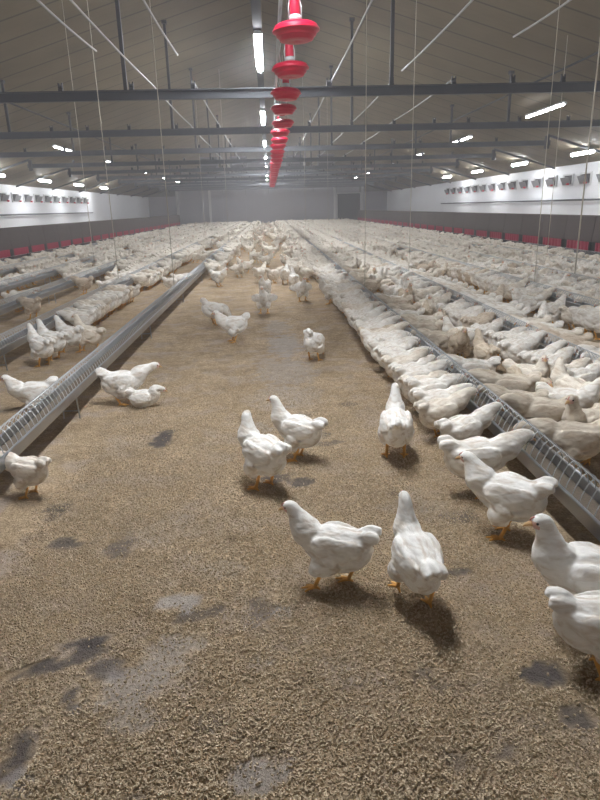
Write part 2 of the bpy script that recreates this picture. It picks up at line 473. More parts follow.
DARK = [  # dark damp patches (x, y, rx, ry, turn, strength)
    (-.075, 2.06, .055, .085, 0, .55), (-.335, 2.03, .10, .035, .3, .62), (-.74, 1.90, .09, .03, .2, .9), (-.80, 1.80, .15, .035, .35, .8),
    (-.62, 1.76, .06, .05, 0, .75), (-.70, 1.64, .025, .05, .2, .75), (-.79, 1.42, .04, .09, 0, .8), (-1.03, 2.62, .10, .05, 0, .75),
    (-.76, 2.55, .06, .10, 0, .6), (-.80, 3.98, .07, .14, 0, .85), (.12, 3.20, .07, .06, 0, .75), (-.03, 3.26, .08, .06, 0, .7),
    (.05, 3.75, .06, .06, 0, .6), (.31, 3.78, .12, .05, 0, .6), (.45, 1.66, .05, .035, 0, .55), (.50, 1.60, .03, .02, 0, .5),
    (.75, 2.23, .05, .03, 0, .7), (.86, 1.62, .07, .05, .2, .95), (.88, 1.44, .05, .04, 0, .75), (.62, 1.33, .03, .03, 0, .6),
    (.46, 1.32, .03, .03, 0, .5), (-.42, 1.25, .03, .03, 0, .6), (.33, 3.95, .05, .04, 0, .6), (.20, 4.35, .06, .06, 0, .5),
    (-1.18, 2.98, .06, .08, 0, .7), (.90, 2.70, .10, .05, 0, .6), (.63, 3.0, .05, .04, 0, .5), (.55, 4.6, .09, .05, 0, .5), (-.25, 1.5, .04, .03, 0, .5)]
PALE = [  # grey caked patches
    (-.42, 2.12, .09, .05, 0, .75), (-.50, 1.70, .13, .09, .4, .6), (-.40, 1.86, .10, .05, 0, .55), (-.085, 1.31, .075, .05, .3, .65),
    (-.48, 1.54, .08, .05, 0, .5), (.12, 6.9, .16, .5, 0, .7), (.10, 5.7, .25, .45, 0, .5), (.05, 8.0, .14, .4, 0, .5), (-.10, 1.75, .05, .03, 0, .5),
    (-.02, 2.02, .05, .03, 0, .5), (-.26, 2.35, .10, .06, 0, .4), (.10, 4.9, .25, .25, 0, .4), (-.76, 1.33, .04, .06, 0, .6), (.7, 2.85, .15, .08, 0, .35),
    (-.15, 4.1, .12, .15, 0, .45), (.18, 10.5, .15, .8, 0, .4), (-.55, 2.7, .2, .1, 0, .3)]

def build_floor():
    # fine grid near the camera, coarse strips around it
    mb = MB()
    X0, X1, Y0, Y1, st = -1.4, 1.3, .9, 8.9, .025
    nx, ny = int(round((X1 - X0) / st)), int(round((Y1 - Y0) / st))
    xs = np.linspace(X0, X1, nx + 1); ys = np.linspace(Y0, Y1, ny + 1)
    vs = []; col = []
    for j in range(ny + 1):
        for i in range(nx + 1):
            x, y = xs[i], ys[j]
            edge = min(1.0, min(x - X0, X1 - x, y - Y0, Y1 - y) / .15)
            h = (vnoise(x, y, 5, 1) * .006 + vnoise(x, y, 22, 2) * .005 - .006) * max(0, edge)
            d = 0.0; p = 0.0
            for q in DARK:
                if abs(x - q[0]) < .45 and abs(y - q[1]) < .45: d = max(d, patch(x, y, q[0], q[1], q[2] * 1.1, q[3] * 1.1, q[4]) * min(1, q[5] * 1.15))
            for q in PALE:
                if abs(x - q[0]) < .6 and abs(y - q[1]) < 1.2: p = max(p, patch(x, y, q[0], q[1], q[2] * 1.15, q[3] * 1.15, q[4]) * min(1, q[5] * 1.05))
            vs.append((x, y, h)); col.append((d, p, 0, 1))
    fs = [(j * (nx + 1) + i, j * (nx + 1) + i + 1, (j + 1) * (nx + 1) + i + 1, (j + 1) * (nx + 1) + i) for j in range(ny) for i in range(nx)]
    mb.add(vs, fs)
    W = 12.62
    def quad(x0, x1, y0, y1):
        mb.add([(x0, y0, 0), (x1, y0, 0), (x1, y1, 0), (x0, y1, 0)], [(0, 1, 2, 3)]); col.extend([(0, 0, 0, 1)] * 4)
    quad(-W, W, -8.1, Y0); quad(-W, X0, Y0, Y1); quad(X1, W, Y0, Y1); quad(-W, W, Y1, 68.1)
    me = mb.mesh('floor', [M['floor']], True)
    a = me.color_attributes.new('stain', 'FLOAT_COLOR', 'POINT')
    a.data.foreach_set('color', np.array(col, np.float32).ravel())
    o = link(bpy.data.objects.new('floor', me)); o['kind'] = 'structure'
build_floor()

# loose litter chips lying on the floor near the camera: real small flakes
def build_litter():
    rnd = np.random.default_rng(3)
    N = 150000
    # denser close to the camera
    y = 1.0 + (rnd.random(N) ** 1.7) * 5.0
    x = rnd.uniform(-1.35, 1.28, N)
    ln = rnd.uniform(.0020, .0050, N); w = ln * rnd.uniform(.35, .8, N); t = rnd.uniform(.0012, .003, N)
    a = rnd.uniform(0, 2 * PI, N); tilt = rnd.normal(0, .35, N)
    keep = rnd.random(N) < np.clip((1.30 - np.abs(x + .03)) / .25, 0, 1) * np.clip((5.9 - y) / 2.6, 0, 1)
    for q in DARK[:22] + PALE[:5]:
        dx, dy = x - q[0], y - q[1]; c, s = math.cos(q[4]), math.sin(q[4])
        d = ((dx * c + dy * s) / q[2]) ** 2 + ((-dx * s + dy * c) / q[3]) ** 2
        keep &= ~((d < 1.5) & (rnd.random(N) < min(.97, 1.25 * q[5])))
    x, y, ln, w, t, a, tilt = [q[keep] for q in (x, y, ln, w, t, a, tilt)]
    N = len(x)
    cub = np.array([(-1, -1, -1), (1, -1, -1), (1, 1, -1), (-1, 1, -1), (-.7, -.7, 1), (.7, -.7, 1), (.7, .7, 1), (-.7, .7, 1)], float)
    lx = cub[None, :, 0] * ln[:, None]; ly = cub[None, :, 1] * w[:, None]; lz = cub[None, :, 2] * t[:, None]
    lz2 = lz + lx * np.sin(tilt)[:, None]; lx = lx * np.cos(tilt)[:, None]
    ca, sa = np.cos(a)[:, None], np.sin(a)[:, None]
    V = np.stack([x[:, None] + lx * ca - ly * sa, y[:, None] + lx * sa + ly * ca, .001 + lz2], axis=2).reshape(-1, 3)
    fq = np.array([(0, 3, 2, 1), (4, 5, 6, 7), (0, 1, 5, 4), (1, 2, 6, 5), (2, 3, 7, 6), (3, 0, 4, 7)])
    F = (fq[None] + (np.arange(N) * 8)[:, None, None]).reshape(-1, 4)
    me = bpy.data.meshes.new('litter')
    me.from_pydata(V.tolist(), [], F.tolist())
    m = bpy.data.materials.new('litter_chips'); m.use_nodes = True
    nt = m.node_tree; b = nt.nodes['Principled BSDF']; b.inputs['Roughness'].default_value = .95
    ge = nt.nodes.new('ShaderNodeNewGeometry')
    r = nt.nodes.new('ShaderNodeValToRGB')
    r.color_ramp.elements[0].color = (.33, .25, .15, 1); r.color_ramp.elements[1].color = (.69, .565, .41, 1)
    nt.links.new(ge.outputs['Random Per Island'], r.inputs['Fac']); nt.links.new(r.outputs['Color'], b.inputs['Base Color'])
    me.materials.append(m)
    o = link(bpy.data.objects.new('litter', me))
    tag(o, 'loose tan litter chips covering the aisle floor', 'litter', kind='stuff')
build_litter()

# ------------------------------------------------------------------ building shell
YB, YF = 68.0, -3.0
XW, ZE, ZR = 12.6, 2.87, 6.67
def roof_z(x): return ZR - (ZR - ZE) * abs(x) / XW
def structure(o):
    o['kind'] = 'structure'; return o
for nm, s in (('wall_left', -1), ('wall_right', 1)):
    mb = MB(); x0, x1 = sorted((s * XW, s * (XW + .15)))
    mb.box(x0, x1, YF, YB, 0, ZE + .02)
    structure(mb.build(nm, M['wall']))
    # panel joints
mb = MB()
mb.extrude_y([(-XW - .15, ZE - .045 + .02), (0, ZR), (XW + .15, ZE - .025), (XW + .15, ZE + .15), (0, ZR + .18), (-XW - .15, ZE + .15)], YF, YB)
me = mb.mesh('ceiling', [M['ceiling']]); fix_normals(me)
structure(link(bpy.data.objects.new('ceiling', me)))
for nm, y0, y1 in (('wall_back', YB, YB + .15), ('wall_front', YF - .15, YF)):
    mb = MB()
    mb.box(-XW - .1, XW + .1, y0, y1, 0, 2.9, 0)
    mb.extrude_y([(-XW, 2.9), (XW, 2.9), (0, ZR + .05)], y0, y1, 1)
    me = mb.mesh(nm, [M['end_wall'], M['gable']]); fix_normals(me)
    structure(link(bpy.data.objects.new(nm, me)))
# lower part of the far end: light panels up to 3.8 m, with cover strips
mb = MB()
for k in range(-4, 4):
    mb.box(k * 2.4 + .02, k * 2.4 + 2.38, YB - .06, YB - .001, .3, 3.75)
structure(mb.build('trim_1', M['end_wall']))
for i, x in enumerate((-9.6, -6.2, 7.0, 9.95)):
    mb = MB(); mb.box(x - .12, x + .12, YB - .14, YB - .061, 0, 3.75)
    structure(mb.build('trim_%d' % (i + 2), M['trim']))
mb = MB(); mb.box(7.3, 9.7, YB - .10, YB - .062, .0, 2.75); mb.box(7.3, 9.7, YB - .12, YB - .10, 1.3, 1.36); 
structure(mb.build('door_1', M['door']))
mb = MB()
for x in (7.24, 9.76): mb.box(x - .05, x + .05, YB - .13, YB - .062, 0, 2.8)
mb.box(7.2, 9.8, YB - .13, YB - .062, 2.75, 2.85)
structure(mb.build('trim_6', M['trim']))

# ------------------------------------------------------------------ roof trusses
TY = [0.95, 6.35, 11.74, 17.1, 22.4, 27.7, 33.0, 38.3, 43.6, 48.9, 54.2, 59.5, 64.8]
CX = -0.08
def make_truss():
    root = empty('roof_truss')
    mb = MB()
    for z0, z1, hw in ((3.33, 3.345, .05), (3.345, 3.475, .012), (3.475, 3.49, .05)):
        mb.box(-9.9, 9.9, -hw, hw, z0, z1)
    mb.build('tie_beam', M['steel'], root)
    for x in (-6.4, -2.3, 2.3, 6.4):
        h = MB(); zt = roof_z(x + 0) - .06
        h.box(x - .03, x + .03, -.03, .03, 3.49, zt)
        h.box(x - .06, x + .06, -.055, .055, zt - .07, zt)
        h.build('hanger', M['dark_steel'], root)
    for s in (-1, 1):
        r_ = MB()
        pr = []
        x0, x1 = s * 9.8, s * (XW - .06)
        z0, z1 = roof_z(x0) - .02, roof_z(x1) - .02
        vs = [(x0, -.035, z0 - .08), (x1, -.035, z1 - .08), (x1, .035, z1 - .08), (x0, .035, z0 - .08),
              (x0, -.035, z0), (x1, -.035, z1), (x1, .035, z1), (x0, .035, z0)]
        r_.add(vs, [(0, 3, 2, 1), (4, 5, 6, 7), (0, 1, 5, 4), (1, 2, 6, 5), (2, 3, 7, 6), (3, 0, 4, 7)])
        me = r_.mesh('rafter', [M['steel']]); fix_normals(me)
        link(bpy.data.objects.new('rafter', me), root)
        e = MB(); e.box(s * 9.78 - .06, s * 9.78 + .06, -.06, .06, 3.22, roof_z(9.78) - .08)
        e.build('end_strut', M['dark_steel'], root)
    for x in (-8.0, -6.7, -5.35, -4.45, -3.4, -2.2, -1.15, 1.2, 2.3, 3.4, 4.45, 5.35, 6.7, 8.0):
        c = MB(); c.box(x - .035, x + .035, -.04, .04, 3.49, 3.52)
        for dx in (-.03, .03): c.box(x + dx - .008, x + dx + .008, -.02, .02, 3.52, 3.62)
        c.tube([(x - .03, 0, 3.555), (x + .03, 0, 3.555)], .035, 8)
        c.build('cable_pulley', M['dark_steel'], root)
    return root
proto = make_truss()
for i, y in enumerate(TY):
    t = proto if i == 0 else copy_tree(proto)
    t.location = (CX, y, 0)
    tag(t, 'grey steel roof truss across the barn, %s from the camera end' % ordinal(i + 1), 'roof truss', 'roof trusses across the barn')

# ------------------------------------------------------------------ lamps
def make_lamp(glow, length, post, rad=.035):
    root = empty('tube_lamp')
    h = MB(); hl = length / 2
    h.extrude_y([(-.05, .05), (.05, .05), (.07, .0), (.045, -.005), (-.045, -.005), (-.07, .0)], -hl, hl)
    me = h.mesh('housing', [M['lamp_body']]); fix_normals(me); link(bpy.data.objects.new('housing', me), root)
    t = MB()
    t.tube([(0, -hl + .03, -.03), (0, hl - .03, -.03)], rad, 12)
    t.build('diffuser', M[glow], root, True)
    b = MB()
    for y in (-hl * .7, hl * .7): b.box(-.012, .012, y - .02, y + .02, .05, post)
    b.build('mounting_bracket', M['dark_steel'], root)
    return root
pl = make_lamp('lamp', 2.5, .07, .045)
for i, y in enumerate((3.5, 12.2, 20.3, 28.4, 36.5, 44.6, 52.7, 60.8)):
    t = pl if i == 0 else copy_tree(pl)
    t.location = (-.075, y, 4.13)
    tag(t, 'white tube lamp under the dark ridge channel, %s along the aisle from the camera' % ordinal(i) if i > 0 else 'white tube lamp under the ridge channel above the near aisle, out of frame', 'lamp', 'tube lamps along the centre aisle')
ps = make_lamp('lamp_side', 2.6, .10, .024)
k = 0
for s, nm in ((-1, 'left'), (1, 'right')):
    n = 0
    for i, y in enumerate((3.2, 11.3, 19.4, 27.5, 35.6, 43.7, 51.8, 59.9)):
        t = ps if k == 0 else copy_tree(ps); k += 1
        x = s * 8.28 + CX * .5
        t.location = (x, y, roof_z(x) - .14)
        t.rotation_euler = (0, s * math.atan(.3), 0)
        n += 1
        tag(t, 'slim white tube lamp under the %s roof slope, %s from the camera' % (nm, ordinal(n)), 'lamp', 'tube lamps under the %s roof slope' % nm)
pw = make_lamp('lamp_wall', 1.6, .10, .055)
k = 0
for s, nm in ((-1, 'left'), (1, 'right')):
    n = 0
    for i in range(-3, 4):
        y = (27.6 if s < 0 else 23.0) + 5.8 * i
        t = pw if k == 0 else copy_tree(pw); k += 1
        x = s * 11.3
        t.location = (x, y, roof_z(x) - .14)
        t.rotation_euler = (0, s * math.atan(.3), 0)
        n += 1
        tag(t, 'bright glowing tube lamp at the eave above the %s wall, %s from the camera' % (nm, ordinal(n)), 'lamp', 'tube lamps above the %s wall' % nm)

# dark channel carrying the centre lamps, with its drop rods
root = empty('lamp_channel', (-.075, 0, 0))
mb = MB(); mb.box(-.07, .07, -2.9, 64, 4.20, 4.26); mb.build('channel', M['channel'], root)
for i, y in enumerate(TY):
    r_ = MB(); r_.box(-.02, .02, y - .02, y + .02, 4.26, ZR - .1); r_.build('drop_rod', M['dark_steel'], root)
tag(root, 'dark steel channel along the ridge carrying the centre lamps', 'lamp channel')

# ------------------------------------------------------------------ red bell drinkers on the raised line
BX, BZ = .262, 2.835
root = empty('water_pipe', (BX - .03, 0, 0))
mb = MB(); mb.tube([(-.04, 3, 3.45), (-.04, 44, 3.45)], .02, 8); mb.build('pipe', M['pvc'], root, True)
for y in TY[1:9]:
    c = MB(); c.tube([(-.04, y, 3.45), (-.04, y, 3.50)], .025, 8); c.build('pipe_clamp', M['dark_steel'], root)
tag(root, 'white water pipe above the line of red bell drinkers', 'pipe')
def make_bell():
    root = empty('bell_drinker')
    mb = MB()
    mb.lathe([(.0, .04), (.06, .038), (.11, .03), (.165, .016), (.192, .0), (.205, -.022), (.206, -.05), (.198, -.058), (.186, -.062), (.180, -.086), (.172, -.094),
              (.160, -.098), (.152, -.122), (.13, -.130), (.05, -.128), (.0, -.12)], 40)
    mb.build('bell', M['red'], root, True)
    l = MB(); l.lathe([(.2055, -.030), (.214, -.036), (.214, -.048), (.204, -.053)], 40); l.build('rim', M['red'], root, True)
    c = MB(); c.lathe([(.0, .095), (.045, .092), (.058, .078), (.060, .045), (.05, .04)], 24); c.build('collar', M['pvc'], root, True)
    v = MB(); v.lathe([(.0, .29), (.04, .288), (.046, .27), (.048, .10), (.044, .085), (.0, .08)], 20); v.build('ballast_tube', M['red'], root, True)
    w = MB()
    w.tube([(-.055, 0, .07), (-.058, 0, .16), (-.035, 0, .26), (0, 0, .31)], .006, 6)
    w.tube([(.055, 0, .07), (.058, 0, .16), (.035, 0, .26), (0, 0, .31)], .006, 6)
    w.build('hanging_bail', M['pvc'], root, True)
    h = MB(); h.tube([(-.07, 0, .62), (-.10, .03, .5), (-.085, .02, .38), (-.05, 0, .28)], .007, 6); h.build('water_hose', M['pvc'], root, True)
    r_ = MB(); r_.tube([(0, 0, .31), (0, 0, .78)], .0035, 5); r_.build('cord', M['rope'], root)
    return root
pb = make_bell()
for i in range(27):
    t = pb if i == 0 else copy_tree(pb)
    t.location = (BX + random.uniform(-.012, .012), 5.30 + 1.33 * i, BZ + random.uniform(-.02, .02))
    t.rotation_euler = (random.uniform(-.05, .05), random.uniform(-.04, .04), random.uniform(-.4, .4))
    t.scale = (.85, .85, .80)
    tag(t, 'red plastic bell drinker hung up over the aisle, %s from the camera' % ordinal(i + 1), 'bell drinker', 'red bell drinkers raised above the aisle')

# ------------------------------------------------------------------ pipes and cables under the roof
def long_pipe(name, pts, r, m, label, cat, group=None):
    mb = MB(); mb.tube(pts, r, 8); tag(mb.build(name, m, None, True), label, cat, group)
def sag(x, y0, y1, z, amp):
    pts = []
    y = y0
    brk = [y0] + [t for t in TY if y0 < t < y1] + [y1]
    for a, b in zip(brk[:-1], brk[1:]):
        for k in range(8):
            t = k / 8; pts.append((x, a + (b - a) * t, z - amp * 4 * t * (1 - t)))
    pts.append((x, y1, z)); return pts
for x, y0, y1, w in ((-2.25, 1.0, 9.4, 'second left of the ridge'), (-1.93, 1.0, 40, 'beside the second left hoist line'), (-1.2, 1.0, 9.7, 'first left of the ridge'),
                     (-1.2, 11.75, 40, 'first left of the ridge beyond the near truss'), (1.17, 1.0, 40, 'first right of the ridge'), (2.25, 1.0, 11.0, 'second right of the ridge'),
                     (2.25, 11.9, 38, 'second right of the ridge beyond the near truss'), (3.32, 1.0, 9.0, 'third right of the ridge'), (3.32, 11.9, 38, 'third right of the ridge beyond the near truss')):
    long_pipe('hoist_cable', sag(x, y0, y1, 3.58, .03), .0125, M['cable'], 'thick white hoist cable under the roof, ' + w, 'cable', 'white hoist cables')
for s, nm in ((-1, 'left'), (1, 'right')):
    x = s * 6.9
    long_pipe('purlin_pipe', [(x, 1, roof_z(x) - .2), (x, 66, roof_z(x) - .2)], .025, M['dark_steel'], 'dark steel pipe running along under the %s roof slope' % nm, 'pipe')
    x = s * 12.5
    long_pipe('wall_pipe', [(x, 19.5, 1.50), (x, 46, 1.50)], .035, M['steel'], 'dark grey pipe along the white %s wall below the air inlets' % nm, 'pipe')

# hanging air units near the far end
def make_unit():
    root = empty('circulation_fan')
    mb = MB(); mb.box(-.62, .62, -.3, .3, -.5, .5); mb.build('casing', M['unit_grey'], root)
    for z0 in (-.38, .08):
        g = MB()
        for k in range(5): g.box(-.52, .52, -.33, -.301, z0 + k * .06, z0 + k * .06 + .045)
        g.build('louvre', M['black'], root)
    r_ = MB()
    for x in (-.5, .5): r_.tube([(x, 0, .5), (x, 0, .88)], .012, 6)
    r_.build('hanging_rod', M['dark_steel'], root)
    return root
pu = make_unit()
for i, (x, w) in enumerate(((-4.25, 'far left of the ridge'), (-2.1, 'just left of the ridge'), (2.0, 'just right of the ridge'), (4.3, 'far right of the ridge'))):
    t = pu if i == 0 else copy_tree(pu)
    z = 4.62 
    t.location = (x, 48.0, z)
    t.children[-1].scale = (1, 1, 1)
    tag(t, 'grey louvred air unit hanging under the far roof, ' + w, 'air unit', 'hanging air units at the far end')

# ------------------------------------------------------------------ air inlets on the side walls
def make_inlet():
    root = empty('air_inlet')
    f = MB()
    f.box(-.45, .45, -.06, 0, .40, .46); f.box(-.45, .45, -.06, 0, 0, .05)
    f.box(-.45, -.39, -.06, 0, .05, .40); f.box(.39, .45, -.06, 0, .05, .40)
    f.build('frame', M['pvc'], root)
    b = MB(); b.box(-.39, .39, -.012, -.002, .05, .40); b.build('opening', M['black'], root)
    fl = MB()
    fl.add([(-.37, -.06, .05), (.37, -.06, .05), (.37, -.20, .33), (-.37, -.20, .33), (-.37, -.075, .04), (.37, -.075, .04), (.37, -.215, .32), (-.37, -.215, .32)],
           [(0, 1, 2, 3), (7, 6, 5, 4), (0, 4, 5, 1), (1, 5, 6, 2), (2, 6, 7, 3), (3, 7, 4, 0)])
    fl.build('flap', M['fan_grey'], root)
    r_ = MB(); r_.box(.20, .30, -.20, -.12, .02, .09); r_.build('latch', M['red'], root)
    return root
pi_ = make_inlet(); k = 0
for s, nm in ((-1, 'left'), (1, 'right')):
    for i in range(17):
        t = pi_ if k == 0 else copy_tree(pi_); k += 1
        t.location = (s * (XW - .002), 20.6 + 1.5 * i, 2.08)
        t.rotation_euler = (0, 0, -s * PI / 2)
        tag(t, 'dark air inlet with red latch high on the %s wall, %s from the camera' % (nm, ordinal(i + 1)), 'air inlet', 'air inlets on the %s wall' % nm)

# ------------------------------------------------------------------ nest boxes along both sides
def make_nest():
    root = empty('nest_box')
    b = MB(); b.extrude_y([(0, .36), (0, .42), (.06, 1.05), (.10, 1.08), (1.1, 1.02), (1.1, .36)], -.84, .84)
    me = b.mesh('box', [M['nest']]); fix_normals(me); link(bpy.data.objects.new('box', me), root)
    c = MB()
    n = 18
    vs = []; fs = []
    for i in range(n + 1):
        y = -.66 + 1.32 * i / n
        vs += [(.02 + .012 * math.sin(i * 2.1), y, .36), (.02 + .02 * math.sin(i * 2.1), y, .12), (.03 + .012 * math.sin(i * 2.1), y, .36), (.03 + .02 * math.sin(i * 2.1), y, .12)]
    for i in range(n):
        a = i * 4; fs += [(a, a + 1, a + 5, a + 4), (a + 2, a + 6, a + 7, a + 3), (a + 1, a + 3, a + 7, a + 5), (a, a + 4, a + 6, a + 2)]
    c.add(vs, fs); c.build('curtain', M['red_cloth'], root)
    for y_ in (.67, -.84):
        d = MB(); d.box(.06, .1, y_, y_ + .17, .02, .36); d.build('entrance', M['black'], root)
    p = MB(); p.box(.1, 1.1, -.84, .84, .0, .36); p.build('base', M['nest'], root)
    return root
pn = make_nest(); k = 0
for s, nm in ((-1, 'left'), (1, 'right')):
    for i in range(31):
        y = 13.0 + 1.7 * i
        t = pn if k == 0 else copy_tree(pn); k += 1
        t.location = (s * 9.0, y, 0)
        t.rotation_euler = (0, 0, 0 if s > 0 else PI)
        tag(t, 'brown nest box with red curtain along the %s side, %s from the camera' % (nm, ordinal(i + 1)), 'nest box', 'nest boxes along the %s side' % nm)

# ------------------------------------------------------------------ feed troughs
TROUGH = {'L1': -1.57, 'L2': -2.76, 'L3': -3.85, 'L4': -4.95, 'L5': -6.3, 'R1': 1.362, 'R2': 2.50, 'R3': 3.90, 'R4': 4.95, 'R5': 6.3, 'R6': 7.5, 'L6': -7.5}
NAMES = {'L1': 'nearest left', 'L2': 'second left', 'L3': 'third left', 'L4': 'fourth left', 'L5': 'fifth left', 'L6': 'sixth left',
         'R1': 'nearest right', 'R2': 'second right', 'R3': 'third right', 'R4': 'fourth right', 'R5': 'fifth right', 'R6': 'sixth right'}
def bend(y):   # the long lines are not perfectly straight
    return .05 * math.sin((y - 3) * .10)
def make_trough(key, x):
    side = 1 if x > 0 else -1
    y0 = 0.6 if abs(x) < 2 else (2.2 if abs(x) < 3 else 4.0)
    y1 = 62.0
    root = empty('feed_trough', (x, y0, 0))
    ys = [0.0]
    while ys[-1] < y1 - y0: ys.append(ys[-1] + 3.0)
    def run(prof, closed, mi, mb):
        n = len(prof); vs = []; fs = []
        for y in ys:
            vs += [(a, y, z) for a, z in prof]
        for j in range(len(ys) - 1):
            for i in range(n if closed else n - 1):
                fs.append((j * n + i, j * n + (i + 1) % n, (j + 1) * n + (i + 1) % n, (j + 1) * n + i))
        mb.add(vs, fs, mi)
    t = MB()
    # pressed steel channel with thickness and rolled lips
    prof = [(-.072, .254), (-.082, .252), (-.084, .246), (-.076, .240), (-.074, .176), (.074, .176), (.076, .240), (.084, .246), (.082, .252), (.072, .254),
            (.066, .250), (.064, .184), (-.064, .184), (-.066, .250)]
    run(prof, True, 0, t)
    me = t.mesh('channel', [M['galv']]); fix_normals(me); link(bpy.data.objects.new('channel', me), root)
    f = MB(); run([(-.063, .200), (.063, .200), (.063, .185), (-.063, .185)], True, 0, f)
    me = f.mesh('feed', [M['feed']]); fix_normals(me); link(bpy.data.objects.new('feed', me), root)
    ryz = MB(); ryz.tube([(0, 0, .350), (0, y1 - y0, .350)], .0032, 6); ryz.build('ridge_rod', M['wire'], root, True)
    # wire grill: arches from lip to ridge rod on both sides
    g = MB(); step = .065; ymax = min(y1, 24.0 if abs(x) < 3 else 18.0)
    y = .1
    while y < ymax - y0:
        for s in (-1, 1):
            g.tube([(s * .072, y, .248), (s * .062, y, .285), (s * .030, y + .012, .335), (0, y + .02, .353)], .0027, 4, 0, False)
        y += step
    g.build('wire_grill', M['wire'], root)
    for y in ys[:-1][:16]:
        l = MB()
        for s in (-1, 1):
            l.tube([(s * .052, y + .9, .18), (s * .060, y + .9, .0)], .006, 6)
        l.tube([(-.057, y + .9, .06), (.057, y + .9, .06)], .005, 6)
        l.build('support_leg', M['galv'], root)
    tag(root, 'long galvanised feed trough with wire grill, %s of the aisle' % NAMES[key], 'feed trough', 'feed troughs along the barn')
for kx, vx in TROUGH.items(): make_trough(kx, vx)

# suspension ropes from pulleys at the roof down to the troughs
def rope(x, y, z0, r, label):
    mb = MB(); mb.tube([(x, y, z0), (x, y, roof_z(x) - .02)], r, 6)
    tag(mb.build('hanging_rope', M['rope'], None, True), label, 'rope', 'ropes that hang the feed troughs')
for key, yy, r in (('L1', (10.0, 24.0), .006), ('L2', (11.3, 27), .006), ('L3', (13.8,), .005), ('R1', (9.0, 24), .005), ('R2', (11.2, 27), .005), ('R3', (9.0,), .005), ('R4', (9.9,), .011), ('R5', (14.0,), .006)):
    for i, y in enumerate(yy):
        rope(TROUGH[key], y, .352, r, 'thin pale rope holding the %s trough, %s from the camera' % (NAMES[key], ordinal(i + 1)))

# ------------------------------------------------------------------ hens placed one by one
W1 = (1, 1, 1)
DUST = (.73, .64, .53)
G_A = 'hens loose in the centre aisle'
hen('walk', .215, 2.165, 163, 'white hen walking left in the foreground, the one seen fully side-on', G_A, .90)
hen('walk_tall', .515, 2.03, 99, 'white hen striding away up the aisle with neck stretched, tail to the camera', G_A, .91)
hen('alert_side', -.085, 3.13, 128, 'white hen standing mid-aisle with head turned right, left one of a pair', G_A, 1.0)
hen('alert', .125, 3.52, 152, 'white hen facing left behind its partner mid-aisle, pink face in profile', G_A, .92)
hen('alert', .725, 3.48, 82, 'white hen standing upright with its back to the camera beside the right row', G_A, 1.0)
hen('peck', .40, 6.05, 62, 'round white hen alone mid-aisle with head lowered to the right', G_A, .95)
hen('stand', -.47, 7.12, 195, 'white hen mid-aisle walking left over its shadow, below the pecking pair', G_A)
hen('peck', -.80, 8.28, 25, 'white hen leaning forward at the left of the aisle, second nearest the left trough', G_A)
hen('flap', -.13, 9.1, 265, 'white hen facing the camera with wings spread, centre of the aisle', G_A)
hen('alert', -.12, 10.6, 250, 'white hen standing upright right behind the wing-spreading hen', G_A)
hen('flap', .50, 10.2, 280, 'white hen fluttering its wings at the right of the aisle', G_A)
hen('alert', .42, 11.6, 100, 'white hen behind the fluttering hen, back to the camera', G_A)
hen('stand', .28, 12.6, 80, 'narrow white hen left of the fluttering hen at the right of the aisle', G_A)
hen('stand', -1.08, 12.6, 330, 'white hen leaving the left trough, alone below the first left cluster', G_A)
hen('low', -1.24, 4.83, 12, 'white hen crouching beside the left trough with neck stretched right', G_A)
hen('sit', -1.06, 4.74, 352, 'small white hen lying on the litter beneath the crouching hen', G_A, .72)
hen('feed', -1.385, 3.16, 160, 'white hen at the left frame edge putting its head under the trough', G_A, .74, (.95, .9, .85))
hen('stand', 1.05, 2.50, 146, 'white hen facing left with tail towards the nearest right trough', G_A)
hen('alert', 1.09, 1.83, 170, 'white hen cut by the right frame edge, head in profile facing left', G_A, 1.06)
hen('feed', 1.03, 1.62, 345, 'white hen at the right frame edge pointing its tail left', G_A, .9)
# behind the left trough
G_L = 'hens in the first corridor left of the aisle'
hen('stand', -1.93, 4.76, 195, 'white hen resting behind the wire grill at the left frame edge', G_L, .95, dz=-.06)
hen('alert', -2.38, 6.24, 140, 'white hen with lifted neck, frontmost of three behind the left trough', G_L)
hen('alert', -2.36, 6.52, 150, 'white hen in the middle of three behind the left trough', G_L)
hen('walk', -2.26, 6.80, 145, 'white hen at the back of three behind the left trough', G_L)
hen('walk_tall', -2.05, 6.80, 160, 'hazy white hen right of the trio behind the left trough', G_L, .95, (.9, .84, .76))

